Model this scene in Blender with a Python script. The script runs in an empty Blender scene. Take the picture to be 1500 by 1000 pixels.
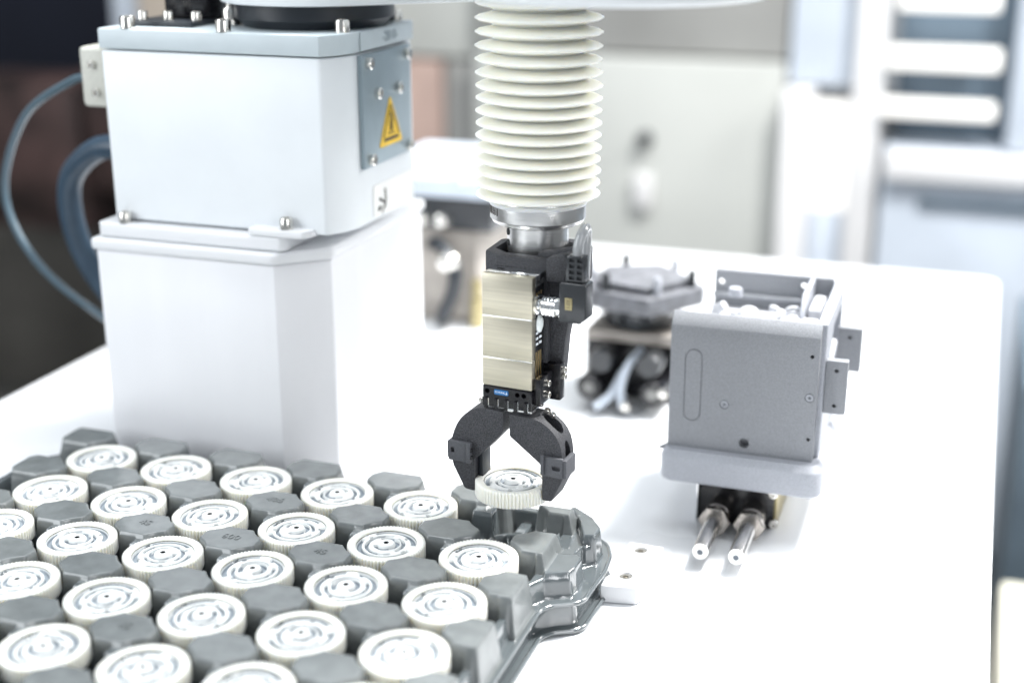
import bpy, bmesh, math, random
import numpy as np
from mathutils import Vector, Matrix
from math import radians as rad, sin, cos, pi
random.seed(4); rng = np.random.default_rng(4)
scene = bpy.context.scene
COL = scene.collection

# ------------------------------------------------------------------ camera, world, lamps, exposure
TH = rad(19.0); PITCH = rad(18.3)
cam_d = bpy.data.cameras.new('camera'); cam = bpy.data.objects.new('camera', cam_d); COL.objects.link(cam)
cam.location = (0, 0, 0.430)
cam.rotation_euler = (pi/2 - PITCH, 0, TH)
cam_d.sensor_width = 36; cam_d.lens = 48.0
cam_d.clip_start = 0.02; cam_d.clip_end = 60
cam_d.dof.use_dof = True; cam_d.dof.focus_distance = 0.862; cam_d.dof.aperture_fstop = 2.4; cam_d.dof.aperture_blades = 0
scene.camera = cam
scene.view_settings.view_transform = 'Standard'; scene.view_settings.look = 'None'
scene.view_settings.exposure = 0.3; scene.view_settings.gamma = 1.0

world = bpy.data.worlds.new('World'); scene.world = world; world.use_nodes = True
wb = world.node_tree.nodes['Background']
wb.inputs['Color'].default_value = (0.86, 0.93, 1.0, 1); wb.inputs['Strength'].default_value = 0.30

def area(name, loc, target, sx, sy, power, color=(1, 1, 1)):
    l = bpy.data.lights.new(name, 'AREA'); l.shape = 'RECTANGLE'; l.size = sx; l.size_y = sy
    l.energy = power; l.color = color
    o = bpy.data.objects.new(name, l); COL.objects.link(o); o.location = loc
    o.rotation_euler = (Vector(target) - Vector(loc)).to_track_quat('-Z', 'Y').to_euler()
    return o
KEYT = (-0.2, 0.85, 0.0)
area('ceiling_spot', (0.42, 1.45, 1.75), KEYT, 0.28, 0.28, 66, (1.0, 0.985, 0.96))
area('ceiling_softbox', (-0.35, 1.1, 2.1), (-0.3, 0.9, 0), 2.0, 1.3, 56, (0.95, 0.98, 1.0))
area('fill_light', (-1.5, -0.25, 0.85), (-0.4, 0.9, 0.15), 0.8, 1.3, 18, (0.93, 0.97, 1.0))  # unseen fill panel, added to brighten upright faces and streak the metal
area('fill_light', (1.15, -0.35, 0.85), (-0.2, 0.9, 0.15), 0.5, 1.2, 9, (0.97, 0.98, 1.0))  # unseen panel added front right for fill and metal reflections
area('fill_light', (1.5, 2.4, 1.5), (0.3, 3.2, 0.0), 1.4, 0.8, 70, (1.0, 0.99, 0.97))  # unseen lamp aimed at the hall behind

# ------------------------------------------------------------------ materials
MATS = {}
def pbr(name, col, rough=0.5, metal=0.0, noise=0.0, nscale=400, bump=0.0, bscale=800, coat=0.0, stretch=None,
        sss=0.0, spec=0.5, trans=0.0, rvar=0.0, emit=None, estr=0.0, aniso=0.0):
    m = bpy.data.materials.new(name); m.use_nodes = True; nt = m.node_tree; b = nt.nodes['Principled BSDF']
    b.inputs['Roughness'].default_value = rough; b.inputs['Metallic'].default_value = metal
    b.inputs['Base Color'].default_value = (*col, 1); b.inputs['Coat Weight'].default_value = coat
    b.inputs['Specular IOR Level'].default_value = spec
    b.inputs['Coat Roughness'].default_value = 0.08
    if sss:
        b.inputs['Subsurface Weight'].default_value = sss; b.inputs['Subsurface Radius'].default_value = (1, .9, .7)
        b.inputs['Subsurface Scale'].default_value = 0.008
    if trans: b.inputs['Transmission Weight'].default_value = trans
    if aniso: b.inputs['Anisotropic'].default_value = aniso
    if emit: b.inputs['Emission Color'].default_value = (*emit, 1); b.inputs['Emission Strength'].default_value = estr
    tc = nt.nodes.new('ShaderNodeTexCoord')
    def nz(scale, det=4):
        mp = nt.nodes.new('ShaderNodeMapping'); nt.links.new(tc.outputs['Object'], mp.inputs['Vector'])
        if stretch: mp.inputs['Scale'].default_value = stretch
        n = nt.nodes.new('ShaderNodeTexNoise'); n.inputs['Scale'].default_value = scale; n.inputs['Detail'].default_value = det
        nt.links.new(mp.outputs[0], n.inputs['Vector']); return n
    if noise:
        n = nz(nscale); r = nt.nodes.new('ShaderNodeMapRange'); nt.links.new(n.outputs['Fac'], r.inputs[0])
        r.inputs['From Min'].default_value = .3; r.inputs['From Max'].default_value = .7
        r.inputs['To Min'].default_value = 1 - noise; r.inputs['To Max'].default_value = 1 + noise
        v = nt.nodes.new('ShaderNodeVectorMath'); v.operation = 'SCALE'; v.inputs[0].default_value = col
        nt.links.new(r.outputs[0], v.inputs['Scale']); nt.links.new(v.outputs[0], b.inputs['Base Color'])
    if rvar:
        n = nz(nscale * .3 if noise else 60); r = nt.nodes.new('ShaderNodeMapRange'); nt.links.new(n.outputs['Fac'], r.inputs[0])
        r.inputs['From Min'].default_value = .3; r.inputs['From Max'].default_value = .7
        r.inputs['To Min'].default_value = rough - rvar; r.inputs['To Max'].default_value = rough + rvar
        nt.links.new(r.outputs[0], b.inputs['Roughness'])
    if bump:
        n = nz(bscale, 3); bp = nt.nodes.new('ShaderNodeBump'); bp.inputs['Strength'].default_value = bump
        bp.inputs['Distance'].default_value = 0.0006
        nt.links.new(n.outputs['Fac'], bp.inputs['Height']); nt.links.new(bp.outputs[0], b.inputs['Normal'])
    MATS[name] = m; return m
pbr('table_white', (.74, .755, .775), .30, noise=.012, nscale=9, coat=.15, rvar=.05)
pbr('robot_paint', (.72, .75, .775), .32, noise=.02, nscale=30, bump=.05, bscale=1500)
pbr('robot_anodised', (.75, .755, .78), .34, noise=.03, nscale=25, stretch=(1, 1, .12), rvar=.06)
pbr('robot_grey', (.48, .54, .57), .4, noise=.03, nscale=60)
pbr('cover_steel', (.31, .38, .42), .38, metal=.35, noise=.04, nscale=80)
pbr('bolt_steel', (.72, .70, .66), .18, metal=1)
pbr('dark_metal', (.035, .038, .042), .25, metal=.3, coat=.4)
pbr('black_rubber', (.012, .016, .022), .4)
pbr('connector_beige', (.52, .52, .47), .45, noise=.06)
pbr('hose_blue', (.030, .055, .085), .35, noise=.15, nscale=60)
pbr('cable_clear', (.07, .11, .14), .22, coat=.5)
pbr('bellows_ivory', (.93, .915, .82), .38, sss=.9, noise=.02, nscale=120)
pbr('steel_polished', (.86, .87, .88), .11, metal=1, noise=.05, nscale=90, stretch=(1, 1, .05))
pbr('steel_turned', (.95, .945, .93), .27, metal=1, stretch=(1, 1, 30), bump=.12, bscale=60)
pbr('brushed_nickel', (.66, .615, .50), .33, metal=1, noise=.09, nscale=55, stretch=(.35, .35, 14), bump=.10, bscale=70)
pbr('gold_pin', (.75, .58, .3), .3, metal=1)
pbr('black_anodised', (.008, .008, .010), .22, noise=.1)
pbr('printed_black', (.036, .037, .043), .55, noise=.85, nscale=1500, bump=.7, bscale=1700)
pbr('printed_black_clip', (.072, .075, .085), .55, noise=.3, nscale=1500, bump=.6, bscale=1700)
pbr('printed_grey', (.25, .26, .28), .6, noise=.16, nscale=1100, bump=.5, bscale=1300)
pbr('printed_grey_light', (.38, .395, .435), .55, noise=.14, nscale=1100, bump=.4, bscale=1300)
pbr('printed_grey_dark', (.14, .145, .16), .5, noise=.3, nscale=120)
pbr('printed_white', (.52, .53, .56), .5, noise=.03, nscale=500)
pbr('hole_dark', (.012, .013, .015), .6)
pbr('gear_ivory', (.77, .765, .70), .4, sss=.6, noise=.02, nscale=200)
pbr('gear_face', (.69, .705, .70), .55, spec=.3, noise=.03, nscale=300)
pbr('gear_groove_shade', (.30, .335, .37), .6, spec=.2, noise=.08, nscale=300)  # blue-grey shade of the web's grooves, put into the colour
pbr('tray_plastic', (.100, .115, .122), .13, noise=.10, nscale=40, spec=.9, coat=1, rvar=.05, bump=.06, bscale=500)
pbr('tray_pad', (.155, .168, .170), .19, noise=.14, nscale=90, coat=.3, rvar=.06, bump=.12, bscale=900)
pbr('cleat_white', (.70, .71, .73), .35)
pbr('label_yellow', (.80, .52, .04), .45, noise=.05, nscale=100)
pbr('label_white', (.82, .82, .80), .5)
pbr('ink_black', (.03, .025, .02), .5)
pbr('ink_grey', (.13, .17, .20), .5)
pbr('label_blue', (.01, .14, .38), .35)
pbr('text_white', (.85, .9, .95), .4)
pbr('brass_plate', (.42, .36, .2), .35, metal=.8)
pbr('cable_grey', (.30, .31, .32), .2, coat=.8)
pbr('lens_dark', (.05, .07, .1), .1, coat=1)
pbr('nut_steel', (.42, .39, .36), .24, metal=1, noise=.15, nscale=300)
pbr('barrel_steel', (.66, .65, .64), .22, metal=1, noise=.15, nscale=200, stretch=(1, .1, 1))
pbr('led_white', (.85, .9, .9), .3)
# background
pbr('floor_grey', (.10, .098, .092), .5, noise=.2, nscale=3)
pbr('wall_navy', (.018, .022, .042), .6, noise=.3, nscale=2)
pbr('machine_red', (.045, .026, .024), .5, noise=.9, nscale=9)
pbr('machine_brown', (.12, .112, .10), .6, noise=.35, nscale=5)
pbr('feeder_grey', (.34, .31, .28), .4, noise=.2, nscale=40)
pbr('panel_beige', (.50, .43, .36), .5, noise=.04, nscale=3)
pbr('panel_terracotta', (.40, .29, .25), .5, noise=.2, nscale=5)
pbr('cabinet_grey', (.43, .44, .42), .45, noise=.10, nscale=2.2)
pbr('cabinet_dark', (.27, .27, .26), .5, noise=.15, nscale=4)
pbr('frame_white', (.66, .655, .66), .4, noise=.03, nscale=4)
pbr('rack_blue', (.10, .14, .18), .5, noise=.2, nscale=5)
pbr('rack_pale', (.50, .55, .62), .5, noise=.10, nscale=6)
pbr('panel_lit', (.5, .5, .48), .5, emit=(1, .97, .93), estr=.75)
pbr('box_cream', (.62, .61, .52), .5, noise=.05, nscale=5)

# ------------------------------------------------------------------ mesh helpers
def mark_sharp(bm, ang=rad(32)):
    for f in bm.faces: f.smooth = True
    for e in bm.edges:
        if len(e.link_faces) == 2:
            e.smooth = e.calc_face_angle(0) < ang
def merge(dst, src):
    me = bpy.data.meshes.new('tmp'); src.to_mesh(me); src.free(); dst.from_mesh(me); bpy.data.meshes.remove(me)
def bevel(bm, w, seg=2):
    if w <= 0: return
    es = [e for e in bm.edges if len(e.link_faces) == 2 and e.calc_face_angle(0) > rad(28)]
    bmesh.ops.bevel(bm, geom=es, offset=w, segments=seg, profile=.6, affect='EDGES', clamp_overlap=True)
def box(dst, x0, x1, y0, y1, z0, z1, bev=0, seg=2, mat=None):
    b = bmesh.new(); bmesh.ops.create_cube(b, size=1)
    for v in b.verts: v.co = Vector(((x0+x1)/2 + v.co.x*(x1-x0), (y0+y1)/2 + v.co.y*(y1-y0), (z0+z1)/2 + v.co.z*(z1-z0)))
    bevel(b, bev, seg)
    if mat: b.transform(mat)
    merge(dst, b)
def prism(dst, pts, a0, a1, axis='z', bev=0, seg=2, mat=None):
    b = bmesh.new()
    def P(u, v, a):
        return (u, v, a) if axis == 'z' else ((u, a, v) if axis == 'y' else (a, u, v))
    lo = [b.verts.new(P(u, v, a0)) for u, v in pts]; hi = [b.verts.new(P(u, v, a1)) for u, v in pts]
    n = len(pts); b.faces.new(lo[::-1]); b.faces.new(hi)
    for i in range(n): b.faces.new([lo[i], lo[(i+1) % n], hi[(i+1) % n], hi[i]])
    bmesh.ops.recalc_face_normals(b, faces=b.faces[:]); bevel(b, bev, seg)
    if mat: b.transform(mat)
    merge(dst, b)
def lathe(dst, prof, n=32, mat=None, closed=False):
    b = bmesh.new(); rings = []
    for r, z in prof:
        if r <= 1e-7: rings.append([b.verts.new((0, 0, z))])
        else: rings.append([b.verts.new((r*cos(2*pi*k/n), r*sin(2*pi*k/n), z)) for k in range(n)])
    R2 = rings + ([rings[0]] if closed else [])
    for A, B in zip(R2, R2[1:]):
        for k in range(n):
            k2 = (k+1) % n
            if len(A) == 1 and len(B) == 1: continue
            if len(A) == 1: b.faces.new([A[0], B[k], B[k2]])
            elif len(B) == 1: b.faces.new([A[k], B[0], A[k2]])
            else: b.faces.new([A[k], B[k], B[k2], A[k2]])
    bmesh.ops.recalc_face_normals(b, faces=b.faces[:])
    if mat: b.transform(mat)
    merge(dst, b)
def smooth_path(pts, sub=8):
    P = [Vector(p) for p in pts]; out = []
    for i in range(len(P)-1):
        p0 = P[max(i-1, 0)]; p1 = P[i]; p2 = P[i+1]; p3 = P[min(i+2, len(P)-1)]
        for k in range(sub):
            t = k/sub
            out.append(.5*((2*p1) + (p2-p0)*t + (2*p0-5*p1+4*p2-p3)*t*t + (3*p1-p0-3*p2+p3)*t**3))
    out.append(P[-1]); return out
def loft(dst, sections):
    b = bmesh.new(); rings = [[b.verts.new((x, y, z)) for x, y in pts] for pts, z in sections]
    n = len(rings[0])
    for A, B in zip(rings, rings[1:]):
        for k in range(n): b.faces.new([A[k], A[(k+1) % n], B[(k+1) % n], B[k]])
    b.faces.new(rings[0][::-1]); b.faces.new(rings[-1])
    bmesh.ops.recalc_face_normals(b, faces=b.faces[:]); merge(dst, b)
def tube(dst, pts, r, n=14, sub=8, rfun=None):
    P = smooth_path(pts, sub) if sub else [Vector(p) for p in pts]
    b = bmesh.new(); rings = []; up = Vector((.13, .2, 1)).normalized()
    for i, p in enumerate(P):
        t = (P[min(i+1, len(P)-1)] - P[max(i-1, 0)]).normalized()
        a = t.cross(up)
        if a.length < 1e-4: a = t.cross(Vector((1, 0, 0)))
        a.normalize(); c = t.cross(a); up = -c if c.dot(up) < 0 else c
        a = t.cross(up).normalized(); c = up
        rr = r*(rfun(i/(len(P)-1)) if rfun else 1)
        rings.append([b.verts.new(p + rr*(cos(2*pi*k/n)*a + sin(2*pi*k/n)*c)) for k in range(n)])
    for A, B in zip(rings, rings[1:]):
        for k in range(n): b.faces.new([A[k], A[(k+1) % n], B[(k+1) % n], B[k]])
    b.faces.new(rings[0]); b.faces.new(rings[-1][::-1])
    bmesh.ops.recalc_face_normals(b, faces=b.faces[:]); merge(dst, b)
def T(x=0, y=0, z=0): return Matrix.Translation((x, y, z))
RX = lambda a: Matrix.Rotation(rad(a), 4, 'X')
RY = lambda a: Matrix.Rotation(rad(a), 4, 'Y')
RZ = lambda a: Matrix.Rotation(rad(a), 4, 'Z')
def circ(cx, cy, r, n=24, a0=0, a1=360):
    full = (a1-a0) >= 360
    m = n if full else n-1
    return [(cx + r*cos(rad(a0+(a1-a0)*k/m)), cy + r*sin(rad(a0+(a1-a0)*k/m))) for k in range(n)]
def rrect(x0, x1, y0, y1, r, n=5):
    out = []
    for cx, cy, a in ((x1-r, y1-r, 0), (x0+r, y1-r, 90), (x0+r, y0+r, 180), (x1-r, y0+r, 270)):
        out += [(cx + r*cos(rad(a+90*k/n)), cy + r*sin(rad(a+90*k/n))) for k in range(n+1)]
    return out
def obj(name, bm, mat, parent=None, ang=32):
    mark_sharp(bm, rad(ang))
    me = bpy.data.meshes.new(name); bm.to_mesh(me); bm.free()
    o = bpy.data.objects.new(name, me); COL.objects.link(o)
    for mn in (mat if isinstance(mat, (list, tuple)) else [mat]): me.materials.append(MATS[mn])
    if parent: o.parent = parent
    return o
def inst(src, name, parent=None, loc=None, mw=None):
    o = bpy.data.objects.new(name, src.data); COL.objects.link(o)
    if parent: o.parent = parent
    if mw is not None: o.matrix_local = mw
    if loc is not None: o.location = loc
    return o
def tag(o, label, cat, group=None, kind=None):
    if label: o['label'] = label
    if cat: o['category'] = cat
    if group: o['group'] = group
    if kind: o['kind'] = kind
    return o
def thing(name, label, cat, loc=(0, 0, 0), rz=0, group=None):
    o = bpy.data.objects.new(name, None); COL.objects.link(o); o.location = loc; o.rotation_euler = (0, 0, rz)
    o.empty_display_size = .01
    return tag(o, label, cat, group)
def NB(): return bmesh.new()
def cut(o, cutter_bm, mat=None):
    """real holes: boolean difference applied to the mesh"""
    bmesh.ops.recalc_face_normals(cutter_bm, faces=cutter_bm.faces[:])
    me = bpy.data.meshes.new('cutter'); cutter_bm.to_mesh(me); cutter_bm.free()
    c = bpy.data.objects.new('cutter', me); COL.objects.link(c)
    if mat: me.materials.append(MATS[mat])
    par = o.parent; o.parent = None
    md = o.modifiers.new('b', 'BOOLEAN'); md.object = c; md.operation = 'DIFFERENCE'; md.solver = 'EXACT'
    dg = bpy.context.evaluated_depsgraph_get(); dg.update()
    nm = bpy.data.meshes.new_from_object(o.evaluated_get(dg))
    o.modifiers.clear()
    b = bmesh.new(); b.from_mesh(nm); mark_sharp(b, rad(30)); b.to_mesh(nm); b.free()
    old = o.data; o.data = nm; nm.name = old.name
    bpy.data.objects.remove(c); o.parent = par
def text_mesh(dst, s, size, extrude, mat):
    cu = bpy.data.curves.new('t', 'FONT'); cu.body = s; cu.size = size; cu.extrude = extrude; cu.resolution_u = 3
    cu.align_x = 'CENTER'; cu.align_y = 'CENTER'
    o = bpy.data.objects.new('t', cu); COL.objects.link(o)
    dg = bpy.context.evaluated_depsgraph_get(); me = bpy.data.meshes.new_from_object(o.evaluated_get(dg))
    me.transform(mat); dst.from_mesh(me); bpy.data.objects.remove(o); bpy.data.meshes.remove(me)
FRONT = Matrix(((1, 0, 0, 0), (0, 0, 1, 0), (0, 1, 0, 0), (0, 0, 0, 1)))  # xy plane -> xz plane (facing -y after flip)
def socket_screw(dst, r, h, mat):
    """cap screw with hexagon socket, axis +z"""
    lathe(dst, [(0, h*.45), (r*.45, h*.45), (r*.5, h), (r*.86, h), (r, h*.86), (r, 0)], 20, mat)
def hexnut(dst, r, h, mat):
    prism(dst, circ(0, 0, r, 6), 0, h, 'z', r*.06, 1, mat)

# ------------------------------------------------------------------ setting
b = NB(); prism(b, [(-9, -2), (6, -2), (6, 9), (-9, 9)], -.95, -.8)
tag(obj('floor', b, 'floor_grey'), None, None, kind='structure')

# table
tbl = thing('table', 'wide white machine table with rounded corners that everything stands on', 'table', (0, 0, 0))
b = NB(); prism(b, rrect(-.798, .037, .15, 1.632, .02, 8), -.03, 0, 'z', .003, 3); obj('table_top', b, 'table_white', tbl)
b = NB(); box(b, -.77, .005, .2, 1.6, -.79, -.031, .01); obj('cabinet', b, 'frame_white', tbl)

# ------------------------------------------------------------------ robot column
rb = thing('robot_column', 'big white boxy robot column with bolted cover plate and warning triangle', 'robot base', (-.5, .82, 0))
rb.location = (0, 0, 0)
cx0, cx1 = -.601, -.4265
b = NB(); prism(b, [(cx0, .815), (-.4565, .815), (cx1, .845), (cx1, 1.010), (cx0, 1.010)], .0005, .181, 'z', .0015, 2)
obj('lower_column', b, 'robot_anodised', rb)
b = NB(); prism(b, [(cx0-.003, .8118), (-.4555, .8118), (-.4235, .8438), (-.4235, 1.0128), (cx0-.003, 1.0128)], .1815, .1905, 'z', .0035, 3)
obj('column_cap', b, 'cleat_white', rb)
b = NB(); prism(b, [(-.597, .8165), (-.452, .8165), (-.448, .8205), (-.448, .96), (-.600, .96), (-.600, .8195)], .191, .2015, 'z', .003, 3)
prism(b, [(-.475, .8150), (-.4335, .8150), (-.4285, .822), (-.4285, .86), (-.475, .86)], .2018, .2072, 'z', .0015, 2)
obj('mounting_flange', b, 'cleat_white', rb)
# housing, slightly wider at the top
b = NB()
prism(b, [(-.5895, .826), (-.4200, .826), (-.4110, .8400), (-.4075, .8560), (-.4075, .953), (-.5895, .953)], .203, .3235, 'z', .0022, 3)
hs = obj('upper_housing', b, 'robot_paint', rb)
b = NB(); prism(b, [(-.59, .8245), (-.4190, .8245), (-.4098, .8390), (-.4060, .8545), (-.4060, .954), (-.59, .954)], .3245, .3385, 'z', .0015, 2)
obj('top_plate', b, 'robot_grey', rb)
b = NB(); box(b, -.4073, -.4035, .858, .9415, .244, .3225, .0012); cp = obj('cover_plate', b, 'cover_steel', rb)
b = NB(); box(b, -.4058, -.4046, .860, .948, .3255, .3378, .0004); np_ = obj('name_strip', b, 'robot_grey', rb)
YZ = Matrix(((0, 0, 1, 0), (1, 0, 0, 0), (0, 1, 0, 0), (0, 0, 0, 1)))    # text plane -> facing +x
b = NB(); text_mesh(b, '-2810-', .010, .0001, T(-.4045, .9085, .3315) @ YZ); obj('lettering', b, 'ink_grey', np_)
proto = None
for y, z in ((.8665, .3165), (.9320, .3165), (.8665, .2500), (.9335, .2495), (.8800, .2945), (.9160, .2940)):
    if proto is None:
        b = NB(); lathe(b, [(0, .0026), (.0012, .0026), (.0014, .0042), (.0036, .0042), (.0042, .0034), (.0042, 0)], 20, RY(90))
        proto = obj('cover_screw', b, 'bolt_steel', rb); proto.location = (-.4034, y, z)
    else: inst(proto, 'cover_screw', rb, (-.4034, y, z))
# warning triangle
b = NB(); tri = [(.8965, .2455), (.9375, .2455), (.917, .2810)]
def roundpoly(pts, r, n=4):
    out = []; m = len(pts)
    for i in range(m):
        p = Vector(pts[i]); a = (Vector(pts[i-1]) - p).normalized(); c = (Vector(pts[(i+1) % m]) - p).normalized()
        A = p + a*r; Cc = p + c*r
        for k in range(n+1):
            t = k/n; q = (1-t)**2*A + 2*t*(1-t)*p + t*t*Cc; out.append((q.x, q.y))
    return out
prism(b, roundpoly(tri, .0035), -.4034, -.4030, 'x'); wl = obj('warning_label', b, 'label_yellow', rb); wl.location = (0, -.0148, .0095)
b = NB()
for q in ([(.9045, .2490), (.9295, .2490), (.9295, .2512), (.9045, .2512)], [(.9145, .2555), (.9163, .2555), (.9163, .2635), (.9145, .2635)],
          [(.9183, .2555), (.9201, .2555), (.9201, .2645), (.9183, .2645)], [(.9118, .2535), (.9228, .2535), (.9228, .2545), (.9118, .2545)],
          [(.915, .2655), (.917, .2635), (.9192, .2665), (.917, .2705)]):
    prism(b, q, -.4029, -.4026, 'x')
for s in (-1, 1):   # thin inner border
    prism(b, [(.917+s*.0138, .2522), (.917+s*.0126, .2522), (.917+s*.0008, .2735), (.917+s*.0014, .2745)][::s], -.4029, -.4026, 'x')
obj('symbol', b, 'ink_black', wl)
# white pictogram label under the cover
b = NB(); prism(b, rrect(.8835, .955, .1835+.022, .2285, .002), -.4074, -.4070, 'x'); pl_ = obj('pictogram_label', b, 'label_white', rb); pl_.location = (0, -.006, 0)
b = NB()
prism(b, [(.9005, .2095), (.9030, .2095), (.9050, .216), (.9040, .2235), (.9020, .2235), (.9030, .216)], -.4069, -.4066, 'x')
prism(b, [(.8925, .2165), (.8935, .2185), (.9025, .2140), (.9020, .2125)], -.4069, -.4066, 'x')
prism(b, [(.8905, .2085), (.8955, .2095), (.8955, .2125), (.8905, .2115)], -.4069, -.4066, 'x')
prism(b, [(.8965, .2060), (.8978, .2060), (.9015, .2105), (.9000, .2110)], -.4069, -.4066, 'x')
obj('pictogram', b, 'ink_black', pl_)
# bolts: top plate rim, flange
def bolt_bm(r, h):
    b = NB(); socket_screw(b, r, h, None); return b
tb = obj('top_bolt', bolt_bm(.0052, .0085), 'bolt_steel', rb); tb.location = (-.568, .8295, .3385)
for p in ((-.4925, .8295, .3385), (-.4145, .852, .3385), (-.568, .942, .3385), (-.415, .942, .3385)): inst(tb, 'top_bolt', rb, p)
fb = obj('flange_bolt', bolt_bm(.0046, .0078), 'bolt_steel', rb); fb.location = (-.5785, .8215, .2016)
inst(fb, 'flange_bolt', rb, (-.4475, .8205, .2073))
# black socket on the top plate, left
b = NB(); box(b, -.577, -.527, .845, .905, .3388, .3425, .001); obj('socket_plate', b, 'black_rubber', rb)
b = NB(); box(b, -.563, -.527, .868, .902, .3428, .400, .004); obj('socket_body', b, 'black_anodised', rb)
sb = obj('socket_screw', bolt_bm(.0036, .006), 'bolt_steel', rb); sb.location = (-.5705, .8525, .3426)
inst(sb, 'socket_screw', rb, (-.5515, .8555, .3426)); inst(sb, 'socket_screw', rb, (-.530, .857, .3426))
b = NB(); lathe(b, [(0, .0), (.0065, 0), (.0065, .010), (.0055, .012), (0, .012)], 20, T(-.512, .874, .3388))
lathe(b, [(0, .0), (.0035, 0), (.0035, .006), (0, .006)], 16, T(-.512, .874, .3508)); obj('air_fitting', b, 'bolt_steel', rb)
# bearing under the arm
b = NB(); lathe(b, [(0, 0), (.051, 0), (.054, .004), (.0570, .006), (.0570, .016), (0, .016)], 64, T(-.459, .900, .3388)); obj('bearing_ring', b, 'black_rubber', rb)
# connector on the left flank
b = NB(); box(b, -.6065, -.590, .850, .884, .262, .333, .0015); cf = obj('connector_flange', b, 'connector_beige', rb)
b = NB(); box(b, -.6285, -.6067, .853, .880, .278, .3215, .004, 3); cn = obj('connector', b, 'connector_beige', rb)
cs = obj('connector_screw', bolt_bm(.0028, .003), 'bolt_steel', cn); cs.matrix_local = T(-.617, .8529, .309) @ RX(90)
inst(cs, 'connector_screw', cn, mw=T(-.615, .8529, .289) @ RX(90))
b = NB(); lathe(b, [(0, 0), (.011, 0), (.013, .004), (.013, .018), (.0115, .024), (0, .024)], 24, T(-.591, .895, .238) @ RY(-90)); gl = obj('cable_gland', b, 'hose_blue', rb)
# hoses
hz = [(-.613, .895, .238), (-.650, .900, .238), (-.683, .905, .214), (-.692, .91, .180), (-.684, .915, .140), (-.655, .92, .098), (-.615, .94, .055), (-.59, .98, .020), (-.55, 1.06, .012)]
b = NB(); tube(b, hz, .0095, 16); tag(obj('hose', b, 'hose_blue'), 'thick dark blue hose bowing down from the gland beside the white column', 'hose', 'hoses beside the robot column')
b = NB(); tube(b, [(-.598, .93, .215), (-.625, .93, .21), (-.643, .93, .18), (-.641, .935, .14), (-.618, .95, .09), (-.60, .98, .02), (-.56, 1.05, .012)], .0085, 16)
tag(obj('hose', b, 'hose_blue'), 'shorter dark blue hose hugging the white column inside the thick outer hose', 'hose', 'hoses beside the robot column')
b = NB(); tube(b, [(-.6285, .866, .298), (-.655, .875, .292), (-.710, .890, .262), (-.745, .900, .208), (-.741, .900, .168), (-.713, .900, .130), (-.665, .905, .095), (-.62, .93, .055), (-.59, 1.0, .020), (-.56, 1.08, .008)], .0032, 12)
tag(obj('cable', b, 'cable_clear'), 'thin translucent blue cable looping out left of the white column', 'cable')

# ------------------------------------------------------------------ robot arm above
arm = thing('moving_arm', 'pale robot arm along the top edge carrying the ivory bellows', 'robot arm', (-.475, .925, .355)); arm.location = (0, 0, 0)
def stadium(p, q, r1, r2, n=24):
    p = Vector(p); q = Vector(q); d = q-p; a = math.degrees(math.atan2(d.y, d.x))
    return circ(p.x, p.y, r1, n, a+90, a+270) + circ(q.x, q.y, r2, n, a-90, a+90)
b = NB(); prism(b, stadium((-.459, .900), (-.36, 1.00), .066, .062), .3552, .3710, 'z', .003, 2); obj('first_link', b, 'robot_paint', arm)
b = NB(); prism(b, stadium((-.208, .785), (-.36, 1.00), .090, .072), .3715, .46, 'z', .006, 3); obj('second_link', b, 'robot_paint', arm)
BX, BY = -.2619+.044*sin(rad(5)), .756+.044*cos(rad(5))
# bellows folds
NF = 16; z0, z1 = .2470, .372
def foldmesh(p):
    ro, ri = .0390, .0276
    pr = [(ri, 0), (ri+.0012, .10*p), (ri+.005, .23*p), (ri+.0095, .34*p), (ro-.0010, .415*p), (ro, .47*p), (ro, .53*p), (ro-.0010, .585*p),
          (ri+.0095, .66*p), (ri+.005, .77*p), (ri+.0012, .90*p), (ri, p)]
    b = NB(); lathe(b, pr + [(ri-.0012, p), (ri-.0012, 0)], 72, closed=True); return b
# drawn bellows: the spacing widens upward
mids = [.2502, .2574, .2647, .2720, .2793, .2867, .2942, .3018, .3094, .3171, .3248, .3327, .3407, .3489, .3573, .3660]
zs = [mids[0]-.0037] + [(p+q)/2 for p, q in zip(mids, mids[1:])] + [mids[-1]+.0045]
b = NB(); lathe(b, [(.0262, z0-.003), (.0306, z0-.003), (.0310, z0-.001), (.029, z0+.0005), (.0262, z0+.0005)], 48, T(BX, BY, 0), closed=True)
bl = obj('bellows', b, 'bellows_ivory', arm)
f0 = obj('fold', foldmesh(1.0), 'bellows_ivory', bl, 60)
for k in range(NF):
    o = f0 if k == 0 else inst(f0, 'fold', bl)
    o.location = (BX + random.uniform(-.0003, .0003), BY, zs[k]); o.scale = (1, 1, zs[k+1]-zs[k])
    o.rotation_euler = (random.uniform(-.006, .006), random.uniform(-.008, .008), random.random()*6)
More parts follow.
